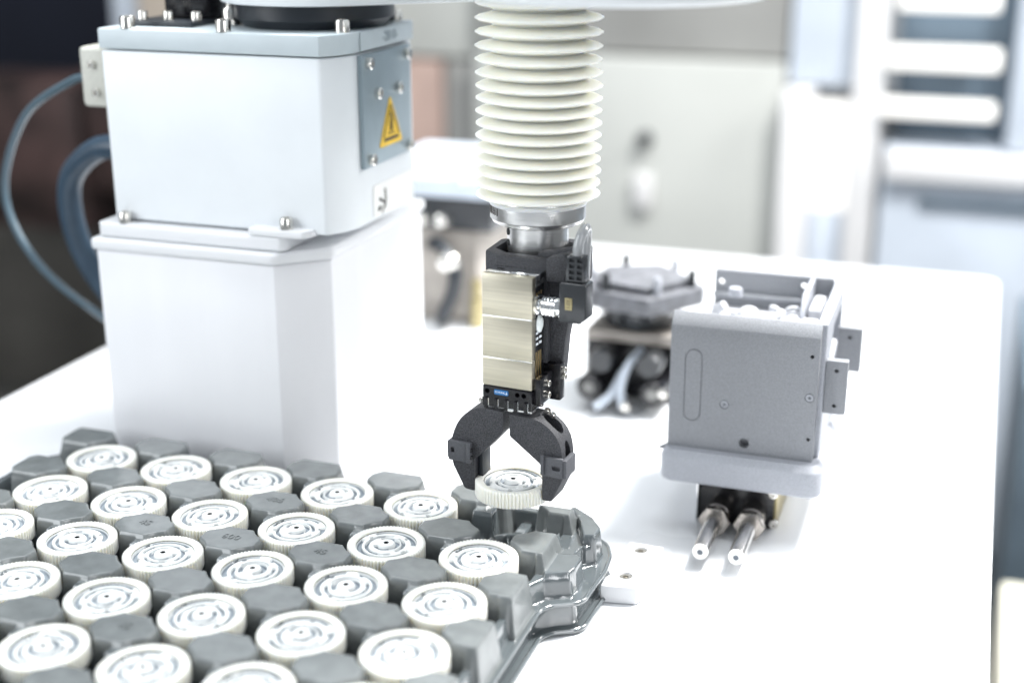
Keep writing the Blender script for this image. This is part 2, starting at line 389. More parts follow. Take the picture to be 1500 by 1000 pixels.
# clamp collar and quill
def zat(py): return 0
b = NB(); lathe(b, [(.020, .2318), (.0262, .2318), (.0288, .2332), (.0298, .2352), (.0302, .2356), (.0302, .2455), (.0300, .2472), (.018, .2472)], 96, T(BX, BY, 0)); col = obj('collar', b, 'steel_turned', arm)
b = NB()
for k in range(6):
    a = rad(205 + 5.2*k); box(b, -.0006, .0006, -.0003, .0006, -.0032, .0032, 0, 1, T(BX + .0301*cos(a), BY + .0301*sin(a), .242) @ Matrix.Rotation(a+pi/2, 4, 'Z'))
obj('scale_mark', b, 'ink_black', col)
b = NB(); lathe(b, [(0, .2130), (.0188, .2130), (.0195, .2140), (.0195, .2335), (0, .2335)], 64, T(BX, BY, 0)); qu = obj('quill', b, 'steel_turned', arm)
b = NB(); lathe(b, [(0, .0008), (.0022, .0008), (.0024, 0)], 14, T(BX-.0192*cos(rad(35)), BY-.0192*sin(rad(35)), .2265) @ RZ(215) @ RY(90))
lathe(b, [(0, .0008), (.0022, .0008), (.0024, 0)], 14, T(BX-.0192*cos(rad(35)), BY-.0192*sin(rad(35)), .2195) @ RZ(215) @ RY(90)); obj('set_screw', b, 'hole_dark', qu)

# ------------------------------------------------------------------ gripper (local frame: x right, y back, z up; origin at the held gear axis)
GX, GY = -.2619, .756
gr = thing('gripper', 'two-finger gripper with brushed nickel body and black curved fingers holding a gear', 'gripper', (GX, GY, 0), rad(-5))
gr_mat = Matrix.Translation((GX, GY, 0)) @ Matrix.Rotation(rad(-5), 4, 'Z')
hx0, hx1, hy0, hy1 = -.0143, .0188, -.009, .0115
for za, zb in ((.1838, .2100), (.1570, .1832), (.1385, .1564)):
    b = NB(); box(b, hx0, hx1, hy0, -.0035, za, zb, .00035, 2); obj('body_section', b, 'brushed_nickel', gr)
b = NB(); box(b, hx0+.0004, hx1-.0004, hy0+.0004, -.0038, .1385, .2096); obj('section_joint', b, 'steel_polished', gr)
b = NB(); box(b, hx0, hx1, -.0034, hy1, .2030, .2100, .0004); obj('top_cap', b, 'steel_polished', gr)
b = NB(); 
for x, y, r in ((-.008, .004, .0016), (.010, -.004, .0009), (.0135, -.0035, .0009), (.0118, .003, .0007), (.0155, .003, .0007)):
    lathe(b, [(0, .0002), (r, .0002), (r, 0)], 14, T(x, y, .21005))
box(b, -.0105, -.0055, .0035, .0048, .21005, .21025)
obj('cap_hole', b, 'hole_dark', gr)
b = NB(); box(b, hx0+.0006, hx1-.0006, -.0034, hy1-.0005, .1385, .2026, .0006); rail = obj('rear_body', b, 'black_anodised', gr)
# slots with gold ends on the right flank
sp = None
for z_, h_ in ((.1935, .011), (.152, .018)):
    for k in range(3):
        y_ = -.0010 + .0035*k
        b = NB(); box(b, hx1-.0008, hx1-.0002, y_-.0006, y_+.0006, z_-h_/2, z_+h_/2); obj('contact_slot', b, 'gold_pin', rail)
for k in range(6):
    b = NB(); box(b, hx1-.0008, hx1-.0002, -.0015+.0052*(k % 2), .0015+.0052*(k % 2), .1655+.0035*(k//2), .1668+.0035*(k//2)); obj('marking', b, 'text_white', rail)
b = NB(); lathe(b, [(0, .0022), (.003, .0016), (.0042, 0)], 24, T(hx1-.0006, .0035, .1785) @ Matrix.Diagonal((1, 1, 1.35, 1)) @ RY(90)); obj('indicator', b, 'led_white', rail)
# black jaw guide block with ribs and blue label
b = NB(); box(b, hx0, hx1, hy0, hy1+.002, .1245, .1380, .0005); jb = obj('jaw_guide', b, 'black_anodised', gr)
c = NB()
for x in (-.0112, .0092, .0135): lathe(c, [(0, -.002), (.0016, -.002), (.0016, .004), (0, .004)], 16, T(x, hy0, .1345) @ RX(-90))
cut(jb, c, 'hole_dark')
b = NB()
for k in range(5):
    x = -.0128 + k*.0067; box(b, x-.0002, x+.0022, hy0-.0012, hy0+.0005, .1235, .1305, .0004)
obj('guide_rib', b, 'black_anodised', jb)
b = NB()
for k in range(5):
    x = -.0128 + k*.0067; box(b, x+.0024, x+.0027, hy0-.0005, hy0+.0003, .1252, .1300)
obj('rib_edge', b, 'steel_polished', jb)
b = NB(); prism(b, rrect(-.0064, .0032, .1330, .1363, .0008, 3), hy0-.0003, hy0-.0001, 'y'); lb = obj('brand_label', b, 'label_blue', jb)
b = NB(); text_mesh(b, 'SCHUNK', .0017, .00004, T(-.0024, hy0-.00038, .13465) @ RX(90))
box(b, .0013, .0027, hy0-.00042, hy0-.00034, .13375, .13395); box(b, .0013, .0027, hy0-.00042, hy0-.00034, .13435, .13455); box(b, .00185, .00215, hy0-.00042, hy0-.00034, .1337, .1356)
obj('lettering', b, 'text_white', lb)
# side block with screws, right
b = NB(); box(b, hx1+.0002, .0235, -.006, .0135, .1285, .1455, .0006); sbk = obj('side_block', b, 'black_anodised', gr)
c = NB(); lathe(c, [(0, -.004), (.0021, -.004), (.0021, .002), (0, .002)], 20, T(.0213, .0055, .1455)); cut(sbk, c, 'hole_dark')
b = NB(); box(b, hx1-.002, .0285, .0138, .0215, .1260, .1495, .0008); sbk2 = obj('side_block', b, 'black_anodised', gr)
c = NB(); lathe(c, [(0, -.004), (.0021, -.004), (.0021, .002), (0, .002)], 20, T(.0245, .0175, .1495)); cut(sbk2, c, 'hole_dark')
ss = obj('cap_screw', bolt_bm(.0021, .0024), 'bolt_steel', gr); ss.matrix_local = T(.0235, .0035, .1405) @ RY(90)
for x, y, z in ((.0235, .0035, .1330), (.0285, .0175, .1455), (.0285, .0175, .1410), (hx1, .0030, .1265)):
    inst(ss, 'cap_screw', gr, mw=T(x, y, z) @ RY(90))
# connector with plug and cable
b = NB(); m = T(hx1-.0008, .0015, .1912) @ RY(90)
lathe(b, [(0, 0), (.0068, 0), (.0068, .0016), (.0058, .0024), (.0040, .0028), (.0040, .0040), (.0062, .0048), (.0064, .0048)], 32, m)
lathe(b, [(.0064, .0048)] + [(r, .0048+.0011*k) for k, r in enumerate((.0067, .0060, .0067, .0060, .0067, .0060, .0067, .0060, .0067, .0067, .0064, .0055))] + [(.0050, .0182), (0, .0182)], 32, m)
cnn = obj('connector', b, 'steel_polished', gr)
b = NB(); prism(b, [(.0345, .1838), (.0480, .1838), (.0515, .1870), (.0515, .2075), (.0500, .2085), (.0355, .2085), (.0345, .2075)], -.0050, .0080, 'y', .0012, 3); pg = obj('plug', b, 'dark_metal', gr)
b = NB(); prism(b, [(.0372, .2087), (.0498, .2087), (.0488, .2245), (.0382, .2245)], -.0025, .0060, 'y', .0008, 2); bt = obj('plug_boot', b, 'dark_metal', gr)
c = NB()
for k in range(4):
    for s in (0, 1): box(c, .0398+.0050*s, .0431+.0050*s, -.006, -.0008, .2102+.0036*k, .2124+.0036*k)
cut(bt, c, 'hole_dark')
b = NB(); box(b, .0385, .0430, -.0054, -.0050, .1920, .1995, .0001); pt = obj('rating_plate', b, 'brass_plate', pg)
b = NB(); text_mesh(b, '1.0Y', .0032, .00005, T(.0407, -.00545, .1957) @ RX(90) @ RZ(90)); obj('lettering', b, 'ink_black', pt)
b = NB(); tube(b, [(.0433, .002, .2235), (.0436, .0025, .2310), (.0446, .0065, .2375), (.0440, .0135, .2385), (.0428, .0180, .2310), (.0412, .0200, .2100), (.0405, .0195, .1930), (.0380, .0170, .1860), (.0330, .0150, .1870)], .0031, 14)
obj('plug_cable', b, 'cable_grey', gr)
# printed bracket: hex ring round the quill, spine behind the body, buttress on the right
b = NB()
outer = [(-.0135, .0125), (-.0255, .0200), (-.0282, .050), (-.018, .065), (.016, .069), (.032, .058), (.0370, .030), (.0345, .0135), (.0190, .0130)]
inner = [(-.0215, .0265), (-.0225, .048), (-.014, .059), (.012, .062), (.027, .052), (.0290, .032), (.0245, .0215), (.0120, .0190), (-.0105, .0190)]
prism(b, outer, .1950, .2165, 'z', .0016, 2); bk = obj('bracket', b, 'printed_black', gr)
c = NB(); prism(c, inner, .2040, .235, 'z'); cut(bk, c)
b = NB(); prism(b, [(-.0140, .2160), (-.0140, .1500), (.0200, .1500), (.0200, .2160)], .0120, .0185, 'y', .0008); obj('bracket_spine', b, 'printed_black', gr)
b = NB()
prism(b, [(.0100, .2180), (.0220, .2205), (.0375, .2245), (.0372, .2080), (.0335, .1880), (.0295, .1650), (.0272, .1380), (.0100, .1380)], .0190, .0290, 'y', .0016, 2)
obj('bracket_rib', b, 'printed_black', gr)
b = NB(); prism(b, [(.0205, .204), (.0330, .2045), (.0360, .2175), (.0330, .2225), (.0205, .2185)], .0075, .0188, 'y', .0018, 3); obj('bracket_shoulder', b, 'printed_black', gr)
# lower seat of the quill inside the ring
b = NB(); lathe(b, [(0, .2048), (.0235, .2048), (.0235, .2090), (.0225, .2100), (0, .2100)], 32, T(0, .044, 0)); obj('quill_seat', b, 'black_anodised', gr)
# fingers: outline in x,z; thickness in y
def curvepts(pts, keep=()):
    return pts
LF = [(-.0004, .1220), (-.0125, .1228), (-.0175, .1222), (-.0225, .1197), (-.0265, .1168), (-.0300, .1130), (-.0325, .1090), (-.0345, .1045), (-.0358, .1000), (-.0365, .0950),
      (-.0365, .0855), (-.0350, .0800), (-.0278, .0665), (-.0265, .0655), (-.0210, .0650), (-.0205, .0655), (-.0205, .0868), (-.0137, .0930), (-.0010, .1075), (-.0004, .1090)]
RF = [(.0040, .1212), (.0155, .1208), (.0205, .1205), (.0250, .1195), (.0292, .1172), (.0328, .1143), (.0356, .1110), (.0378, .1070), (.0392, .1020), (.0399, .0965),
      (.0401, .0845), (.0393, .0815), (.0330, .0680), (.0320, .0672), (.0268, .0672), (.0262, .0680), (.0262, .0895), (.0240, .0920), (.0048, .1062), (.0040, .1075)]
for P, s in ((LF, -1), (RF, 1)):
    b = NB(); prism(b, P, -.0095, .0095, 'y', .0009, 2); fg = obj('finger', b, 'printed_black', gr)
    if s > 0:
        c = NB()
        # oval windows through the outer wall
        def oval(cx, cz, w, h, tilt, depth):
            pts = [(w*cos(2*pi*k/22), h*sin(2*pi*k/22)) for k in range(22)]
            prism(c, pts, -depth, depth, 'z', 0, 1, T(cx, 0, cz) @ RY(tilt) @ Matrix.Identity(4))
        oval(.0415, .0950, .0, .0, 0, .001) if False else None
        prism(c, [(.0042*cos(2*pi*k/24), .0115*sin(2*pi*k/24)+.0945) for k in range(24)], .0310, .0500, 'x')
        prism(c, [(.0050*cos(2*pi*k/24), .0078*sin(2*pi*k/24)) for k in range(24)], -.009, .009, 'z', 0, 1, T(.0325, .0005, .1178) @ RY(48) @ RZ(90) @ RZ(-90) @ Matrix.Rotation(pi/2, 4, 'Z'))
        cut(fg, c)
    # lightening hole seen at the top and the clip
for s, x0, x1, za, zb in ((-1, -.0372, -.0212, .0850, .0985), (1, .0268, .0412, .0852, .0982)):
    b = NB(); box(b, x0, x1, -.0126, -.0098, za, zb, .0007, 2)
    if s > 0:
        box(b, x0, x0+.0022, -.0140, -.0124, za+.001, zb+.0012, .0006); box(b, x1-.0012, x1+.0022, -.0118, .0040, za, zb-.001, .0008)
    else:
        box(b, x1-.0030, x1, -.0140, -.0124, za, zb+.0004, .0006); box(b, x0-.0012, x0+.0012, -.0115, .0030, za+.001, zb-.001, .0006)
    cl = obj('finger_clip', b, 'printed_black_clip', gr)
    c = NB(); xm = x0+.0100 if s > 0 else x0+.0030
    prism(c, rrect(xm-.0028, xm+.0028, .0900, .0930, .0012) if s > 0 else rrect(xm-.0013, xm+.0013, .0905, .0940, .0008), -.020, -.0105, 'y'); cut(cl, c, 'hole_dark')
    if s < 0:
        b = NB()
        for k in range(2): box(b, x1-.0006, x1+.0008, -.0138, -.0110, za+.0028+.0048*k, za+.0050+.0048*k, .0003)
        obj('clip_tooth', b, 'hole_dark', cl)
# gripping pad inside left finger and jaw screws
b = NB(); box(b, -.0203, -.0170, -.0040, .0085, .0700, .0905, .0008); obj('grip_pad', b, 'black_rubber', gr)
b = NB(); box(b, -.0125, .0175, -.006, .010, .1215, .1244, .0004); obj('jaw_slide', b, 'steel_polished', gr)
for x, z, a in ((-.0205, .1218, -25), (.0238, .1212, 22), (.0275, .1190, 30)):
    inst(ss, 'cap_screw', gr, mw=T(x, .0035, z) @ RY(a))

# ------------------------------------------------------------------ gears
GR = .0244
def gear_meshes():
    NT = 66; N = NT*6; H = .0108
    th = np.arange(N)*2*pi/N
    ph = (np.arange(N) % 6)
    tooth = np.array([0, .35, 1, 1, 1, .35])[ph]*.0013
    prof = [(-.0014, 0.0, 1), (-.0003, .0006, 1), (0, .0014, 1), (0, H-.0016, 1), (-.0002, H-.0003, 1), (-.0013, H, .8), (-.0048, H, 0), (-.0053, H-.0004, 0), (-.0055, H-.0014, 0)]
    b = NB(); rings = []
    for dr, z, f in prof:
        r = GR + dr - (1-f)*.0 - f*(.0013 - tooth)
        rings.append([b.verts.new((float(r[k])*cos(th[k]), float(r[k])*sin(th[k]), z)) for k in range(N)])
    for A, B in zip(rings, rings[1:]):
        for k in range(N): b.faces.new([A[k], A[(k+1) % N], B[(k+1) % N], B[k]])
    b.faces.new(rings[0][::-1])
    rim = b
    # web: polar relief
    NR, NA = 64, 240
    r0, r1 = .0, GR-.0053
    rr = np.linspace(0.0008, r1, NR); aa = np.arange(NA)*2*pi/NA
    Rm, Am = np.meshgrid(rr, aa, indexing='ij'); Ad = np.degrees(Am) % 360
    h = np.full_like(Rm, -.0012); g = np.zeros_like(Rm)
    R = Rm/GR
    def arc(rc, w, a0, a1, slope=0.0):
        span = (a1-a0) % 360 or 360
        rel = (Ad-a0) % 360
        ins = rel <= span
        rcc = rc + slope*rel/360
        d = np.abs(R-rcc)
        endf = np.clip(np.minimum(rel, span-rel)/6, 0, 1) if span < 360 else 1
        return ins*endf*np.clip((w-d)/.018, 0, 1)
    g = np.maximum(g, arc(.690, .066, 20, 205, -.02))
    g = np.maximum(g, arc(.690, .066, 225, 350))
    g = np.maximum(g, arc(.48, .052, 300, 520, .06))
    g = np.maximum(g, arc(.44, .048, 175, 285, -.05))
    g = np.maximum(g, arc(.275, .064, 60, 350, .03))
    for a, rc in ((8, .575), (190, .60), (262, .58)):
        g = np.maximum(g, (np.abs(((Ad-a+180) % 360)-180) < 5.5)*np.clip((.045-np.abs(R-rc))/.018, 0, 1))
    raised = np.clip((.40-R)/.03, 0, 1)*.0006 + np.clip((.215-R)/.02, 0, 1)*.0010
    h = -.0014 + raised + np.clip((R-.745)/.03, 0, 1)*-.0006 - g*.0026
    h = np.where(R < .062, -.005, h)
    b = NB(); V = [[b.verts.new((Rm[i, j]*cos(Am[i, j]), Rm[i, j]*sin(Am[i, j]), H+h[i, j])) for j in range(NA)] for i in range(NR)]
    for i in range(NR-1):
        for j in range(NA):
            j2 = (j+1) % NA
            f = b.faces.new([V[i][j], V[i+1][j], V[i+1][j2], V[i][j2]])
            gg = (g[i, j]+g[i+1, j]+g[i, j2]+g[i+1, j2])/4
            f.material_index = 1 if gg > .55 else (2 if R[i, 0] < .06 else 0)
    b.faces.new(V[0][::1]).material_index = 2
    bmesh.ops.recalc_face_normals(b, faces=b.faces[:])
    return rim, b
rim_bm, web_bm = gear_meshes()
def gear_label(i, j):
    rows = ['back', 'second', 'third', 'fourth', 'fifth', 'front']
    pos = ['first', 'second', 'third', 'fourth', 'fifth', 'sixth']
    if j == 0: k = 4-i; right = 'the empty pocket'
    else: k = 5-i; right = "the tray's right edge"
    return f"ivory toothed gear in the tray's {rows[j]} row, {pos[k]} from {right}"
gears = []
def gear(loc, rz, label, tilt=(0, 0)):
    t = thing('gear', label, 'gear', loc, 0, None); t.rotation_euler = (tilt[0], tilt[1], rz)
    if not gears:
        r = obj('toothed_rim', rim_bm, 'gear_ivory', t, 40); w = obj('web', web_bm, ['gear_face', 'gear_groove_shade', 'hole_dark'], t, 50)
        gears.append((r, w))
    else:
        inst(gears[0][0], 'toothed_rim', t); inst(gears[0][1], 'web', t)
    return t
gear((GX+.0024, GY, .0628), rad(20), 'ivory toothed gear held between the black gripper fingers above the empty pocket', (0, 0))
LX, LY, AX, BYY = -.5709, .7561, .0618, .0573
for j in range(5):
    for i in range(6):
        if (i, j) == (5, 0) or (j == 4 and i < 1) or (j == 3 and i < 0): continue
        g = gear((LX+AX*i + random.uniform(-.0006, .0006), LY-BYY*j + random.uniform(-.0006, .0006), .0343+random.uniform(0, .0006)), random.uniform(0, 2*pi), gear_label(i, j),
                 (random.uniform(-.012, .012), random.uniform(-.012, .012)))
        g['group'] = 'ivory gears resting in the tray'

# ------------------------------------------------------------------ trays
tray = thing('parts_tray', 'glossy dark grey moulded tray, the upper one of the stack, holding ivory gears', 'tray', (0, 0, 0))
X0, X1, Y0, Y1 = -.648, -.190, .452, .812
def sd_poly(px, py, poly):
    """signed distance, positive inside"""
    d = np.full(px.shape, 1e9); inside = np.zeros(px.shape, bool); n = len(poly)
    for i in range(n):
        ax, ay = poly[i]; bx_, by_ = poly[(i+1) % n]
        ex, ey = bx_-ax, by_-ay; wx, wy = px-ax, py-ay
        t = np.clip((wx*ex+wy*ey)/(ex*ex+ey*ey+1e-18), 0, 1)
        d = np.minimum(d, np.hypot(wx-ex*t, wy-ey*t))
        cnd = ((ay > py) != (by_ > py))
        with np.errstate(divide='ignore', invalid='ignore'):
            xin = (bx_-ax)*(py-ay)/(by_-ay+1e-18)+ax
        inside ^= (cnd & (px < xin))
    return np.where(inside, d, -d)
def sst(t): t = np.clip(t, 0, 1); return t*t*(3-2*t)
flange = [(-.2205, .440), (-.2205, .690), (-.2155, .698), (-.2020, .706), (-.1985, .712), (-.1975, .735), (-.1965, .752), (-.1985, .772), (-.2040, .786), (-.2230, .802), (-.2400, .8055),
          (-.605, .8055), (-.618, .797), (-.625, .780), (-.634, .768), (-.640, .752), (-.641, .700), (-.640, .440)]
body = [(-.2265, .430), (-.2265, .694), (-.2215, .7035), (-.2065, .711), (-.2055, .7355), (-.2125, .744), (-.2115, .750), (-.2045, .757), (-.2038, .7705), (-.2125, .7835), (-.2280, .796), (-.2400, .7995),
        (-.603, .7995), (-.612, .792), (-.619, .775), (-.628, .765), (-.634, .750), (-.635, .700), (-.634, .430)]
step = .00062
xs = np.arange(X0, X1+step/2, step); ys = np.arange(Y0, Y1+step/2, step)
PX, PY = np.meshgrid(xs, ys, indexing='ij')
ZF, ZT = .0215, .0470
sb_ = sd_poly(PX, PY, body); sf = sd_poly(PX, PY, flange)
Z = np.full(PX.shape, .0)
# outer wall: flange level -> inner floor terrace
terr = .0345
Z = ZF + (terr-ZF)*sst((sb_+.0002)/.0024)
Z += .00035*np.sin(PY*2*pi/.0045)*((sb_ > -.0004) & (sb_ < .0022) & (PX > -.225) & (PY < .74))
# inner well behind the terrace
well = np.minimum(sb_-.0060, .5)
Z = Z - (terr-.0165)*sst(well/.0022)*(PX < -.2300)
gdx = (PX-LX)/AX; gdy = (LY-PY)/BYY
gi = np.clip(np.round(gdx), 0, 5); gj = np.clip(np.round(gdy), 0, 6)
dg = np.hypot(PX-(LX+AX*gi), PY-(LY-BYY*gj))
ang = np.arctan2(PY-(LY-BYY*gj), PX-(LX+AX*gi))
inr = sst((-.229-PX)/.001)
# seat relief in each pocket: ring ridge, boss, radial ribs, supporting lugs
ring = .0105*sst((.0022-np.abs(dg-.0155))/.0016)
rib = .0072*sst((.0016-np.abs(np.mod(ang+.35+pi/8, pi/4)-pi/8)*dg)/.0011)*(dg > .0035)*(dg < .0225)
boss = .0060*sst((.0058-dg)/.0022)
lug = .0095*sst((.0052-np.abs(np.mod(ang+pi/4, pi/2)-pi/4)*dg)/.0018)*sst((dg-.0185)/.0016)
Z = Z + np.maximum.reduce([ring, rib, boss, lug])*inr*(sb_ > .008)
# pads
NPX, NPY = 7, 8
S = np.full(PX.shape, -1e3); K = np.full(PX.shape, -1)
HXP, HYP = .0192, .0144
for a in range(NPX):
    for c_ in range(NPY):
        xc = LX+AX*(a-.5); yc = LY-BYY*(c_-.5)
        if yc < Y0-.03: continue
        mx = (np.abs(xs-xc) < .03); my = (np.abs(ys-yc) < .03)
        if not my.any(): continue
        sub = np.ix_(mx, my); dx = PX[sub]-xc; dy = PY[sub]-yc
        s = np.minimum(HXP-np.abs(dx), HYP-np.abs(dy))
        s = np.minimum(s, .0180-np.abs(dx)*.81-np.abs(dy)*.585)
        dgg = np.full(dx.shape, 1.)
        for ii in (a-1, a):
            for jj in (c_-1, c_):
                if 0 <= ii <= 5 and 0 <= jj <= 6:
                    dgg = np.minimum(dgg, np.hypot(PX[sub]-(LX+AX*ii), PY[sub]-(LY-BYY*jj)))
        s = np.minimum(s, dgg-.0262)
        if c_ == 0: s = np.minimum(s, .7965-PY[sub])
        if a == 0: s = np.minimum(s, PX[sub]+.6175)
        if a == NPX-1: s = np.minimum(s, -.2262-PX[sub])
        if a == NPX-1 and c_ == 0:
            s = np.minimum(s, -.2225-PX[sub]); s = np.minimum(s, .7795-PY[sub])
        better = s > S[sub]
        S[sub] = np.where(better, s, S[sub]); K[sub] = np.where(better & (s > -.0040), a*10+c_, K[sub])
padz = np.full(PX.shape, ZT)
def prof(t):
    t = np.clip(t, 0, 1.25)
    k = .22
    return np.where(t < 1-k, t, np.where(t > 1+k, 1, t-(t-1+k)**2/(4*k)))
Z = np.where(S > -.0040, np.maximum(Z, .0165*0 + Z*(1-prof((S+.0034)/.0032)) + padz*prof((S+.0034)/.0032)), Z)
# small glossy steps in front of every pad
for a in range(NPX):
    for c_ in range(NPY):
        xc = LX+AX*(a-.5)+.0095; yc = LY-BYY*(c_-.5)-.0170
        if a in (0, NPX-1): continue
        w_ = .0062 if a < NPX-1 else .0035
        if a == NPX-1: xc -= .010
        s = np.minimum(w_-np.abs(PX-xc), .0052-np.abs(PY-yc))
        Z = np.maximum(Z, np.where(s > -.0026, .0165+(.0440-.0165)*sst((s+.0024)/.0024), 0))
# tab and bumper at the back right corner
tabp = [(-.2045, .7575), (-.2042, .7700), (-.2130, .7830), (-.2285, .7955), (-.2330, .7930), (-.2215, .7765), (-.2150, .7600), (-.2130, .7555)]
s = sd_poly(PX, PY, tabp); Z = np.maximum(Z, np.where(s > -.002, ZF+(.0415-ZF)*sst((s+.0012)/.0024), 0))
bump_ = [(-.2285, .7345), (-.2300, .7200), (-.2230, .7050), (-.2080, .7125), (-.2062, .7200), (-.2065, .7350), (-.2100, .7385)]
s = sd_poly(PX, PY, bump_); Z = np.maximum(Z, np.where(s > -.002, ZF+(.0375-ZF)*sst((s+.0010)/.0024), 0))
# notch between them
s = np.minimum(.0042-np.abs(PX+.2085), .0062-np.abs(PY-.7475)); Z = np.minimum(Z, np.where(s > -.001, ZF+.002 + .02*(1-sst((s+.001)/.002)), 1))
# organic unevenness of a thermoformed sheet
Z += .00004*np.sin(PX*310+1.3*np.sin(PY*190))*np.sin(PY*270+PX*90)
keep = sf > -.0006
def grid_object(name, mask_f, mat, parent):
    """quads (i,j) where mask_f is true -> one mesh"""
    I, J = np.nonzero(mask_f)
    if len(I) == 0: return None
    ny = PX.shape[1]
    q = np.stack([I*ny+J, (I+1)*ny+J, (I+1)*ny+J+1, I*ny+J+1], 1)
    u, inv = np.unique(q, return_inverse=True); inv = inv.reshape(q.shape)
    co = np.stack([PX.ravel()[u], PY.ravel()[u], Z.ravel()[u]], 1).astype(np.float32)
    me = bpy.data.meshes.new(name); me.vertices.add(len(u)); me.vertices.foreach_set('co', co.ravel())
    me.loops.add(q.size); me.loops.foreach_set('vertex_index', inv.ravel().astype(np.int32))
    me.polygons.add(len(q)); me.polygons.foreach_set('loop_start', np.arange(0, q.size, 4, dtype=np.int32))
    me.polygons.foreach_set('use_smooth', np.ones(len(q), bool)); me.update(calc_edges=True); me.validate()
    me.materials.append(MATS[mat])
    o = bpy.data.objects.new(name, me); COL.objects.link(o); o.parent = parent; return o
fk = keep[:-1, :-1] & keep[1:, :-1] & keep[:-1, 1:] & keep[1:, 1:]
Kf = np.maximum.reduce([K[:-1, :-1]])
grid_object('shell', fk & (Kf < 0), 'tray_plastic', tray)
pads = {}
for kk in np.unique(Kf[Kf >= 0]):
    o = grid_object('pad', fk & (Kf == kk), 'tray_pad', tray)
    if o: pads[int(kk)] = o
for kk, s_ in ((3*10+2, '600'), (4*10+2, '45'), (2*10+2, '45'), (3*10+1, '405'), (3*10+4, '45')):
    if kk in pads:
        a, c_ = kk//10, kk % 10
        b = NB(); text_mesh(b, s_, .0085, .0003, T(LX+AX*(a-.5), LY-BYY*(c_-.5)+.001, ZT+.0002) @ RZ(0)); obj('raised_number', b, 'tray_pad', pads[kk])
# rim beads and side wall of both trays: swept profiles along the outline
def sweep(name, poly, prof, mat, parent, sub=5):
    pp = roundpoly(poly, .004, sub); P = [Vector((x, y)) for x, y in pp]; n = len(P)
    b = NB(); rings = []
    area_ = sum(P[i].x*P[(i+1) % n].y-P[(i+1) % n].x*P[i].y for i in range(n)); sg = 1 if area_ > 0 else -1
    for i in range(n):
        t = (P[(i+1) % n]-P[i-1]).normalized(); nrm = Vector((t.y, -t.x))*sg
        rings.append([b.verts.new((P[i].x+nrm.x*o_, P[i].y+nrm.y*o_, z_)) for o_, z_ in prof])
    for i in range(n):
        A, B = rings[i], rings[(i+1) % n]
        for k in range(len(prof)-1): b.faces.new([A[k], A[k+1], B[k+1], B[k]])
    bmesh.ops.recalc_face_normals(b, faces=b.faces[:])
    return obj(name, b, mat, parent, 50)
bead = lambda zc, r: [(-.0012, zc+r*.55)] + [(-.0002+r*cos(rad(a)), zc+r*sin(rad(a))) for a in range(80, -100, -20)] + [(-.0012, zc-r)]
sweep('rim', flange, bead(.0208, .0016), 'tray_plastic', tray)
low = thing('parts_tray', 'lower dark grey tray of the stack, only wall and rim showing', 'tray', (0, 0, 0))
wallp = [(-.0055, .0195), (-.0060, .0190), (-.0052, .0060), (-.0046, .0040), (-.0030, .0034), (-.0012, .0034)]
sweep('wall', flange, wallp, 'tray_plastic', low)
sweep('rim', flange, bead(.0024, .0018), 'tray_plastic', low)

# ------------------------------------------------------------------ white cleat with two screws
cl = thing('locating_block', 'small white locating block with two countersunk screws beside the tray corner', 'block', (0, 0, 0))
b = NB(); prism(b, [(-.1985, .7480), (-.1760, .7520), (-.1725, .7600), (-.1725, .8130), (-.1960, .8130), (-.1960, .7750), (-.1945, .7700), (-.1985, .7600)], .0003, .0125, 'z', .0012, 3)
cb = obj('block', b, 'cleat_white', cl)
c = NB()
for x, y in ((-.1865, .7655), (-.1860, .8035)): lathe(c, [(0, .0085), (.0034, .0085), (.0047, .0127), (.0047, .014), (0, .014)], 24, T(x, y, 0))
cut(cb, c, 'steel_polished')
b = NB(); lathe(b, [(0, -.002), (.0016, -.002), (.0018, 0), (.0040, 0), (.0044, -.0010)], 6*4); s0 = obj('countersunk_screw', b, 'bolt_steel', cl); s0.location = (-.1865, .7655, .0118)
inst(s0, 'countersunk_screw', cl, (-.1860, .8035, .0118))

# ------------------------------------------------------------------ printed enclosure on its stand
bx = thing('printed_enclosure', 'open grainy grey box with sloping top edge, holding white levers', 'enclosure', (0, 0, 0))
b = NB()
loft(b, [(rrect(-.1890, -.0790, .8675, 1.000, .009, 6), .0370), (rrect(-.1900, -.0780, .8665, 1.001, .010, 6), .0385), (rrect(-.1900, -.0780, .8665, 1.001, .010, 6), .0540),
         (rrect(-.1893, -.0787, .8672, 1.0003, .0095, 6), .0555), (rrect(-.1872, -.0815, .8720, .998, .008, 6), .0588)]); bt_ = obj('base_tray', b, 'printed_grey_light', bx)
b = NB()
prism(b, rrect(-.1868, -.0822, .8740, .997, .007, 6), .0589, .0591, 'z', .001, 2); obj('base_step', b, 'printed_grey_light', bx)
b = NB(); prism(b, [(-.1935, .0552), (-.1855, .0600), (-.1855, .0552)], .8785, .8835, 'y', .0003); obj('corner_gusset', b, 'printed_grey', bx)
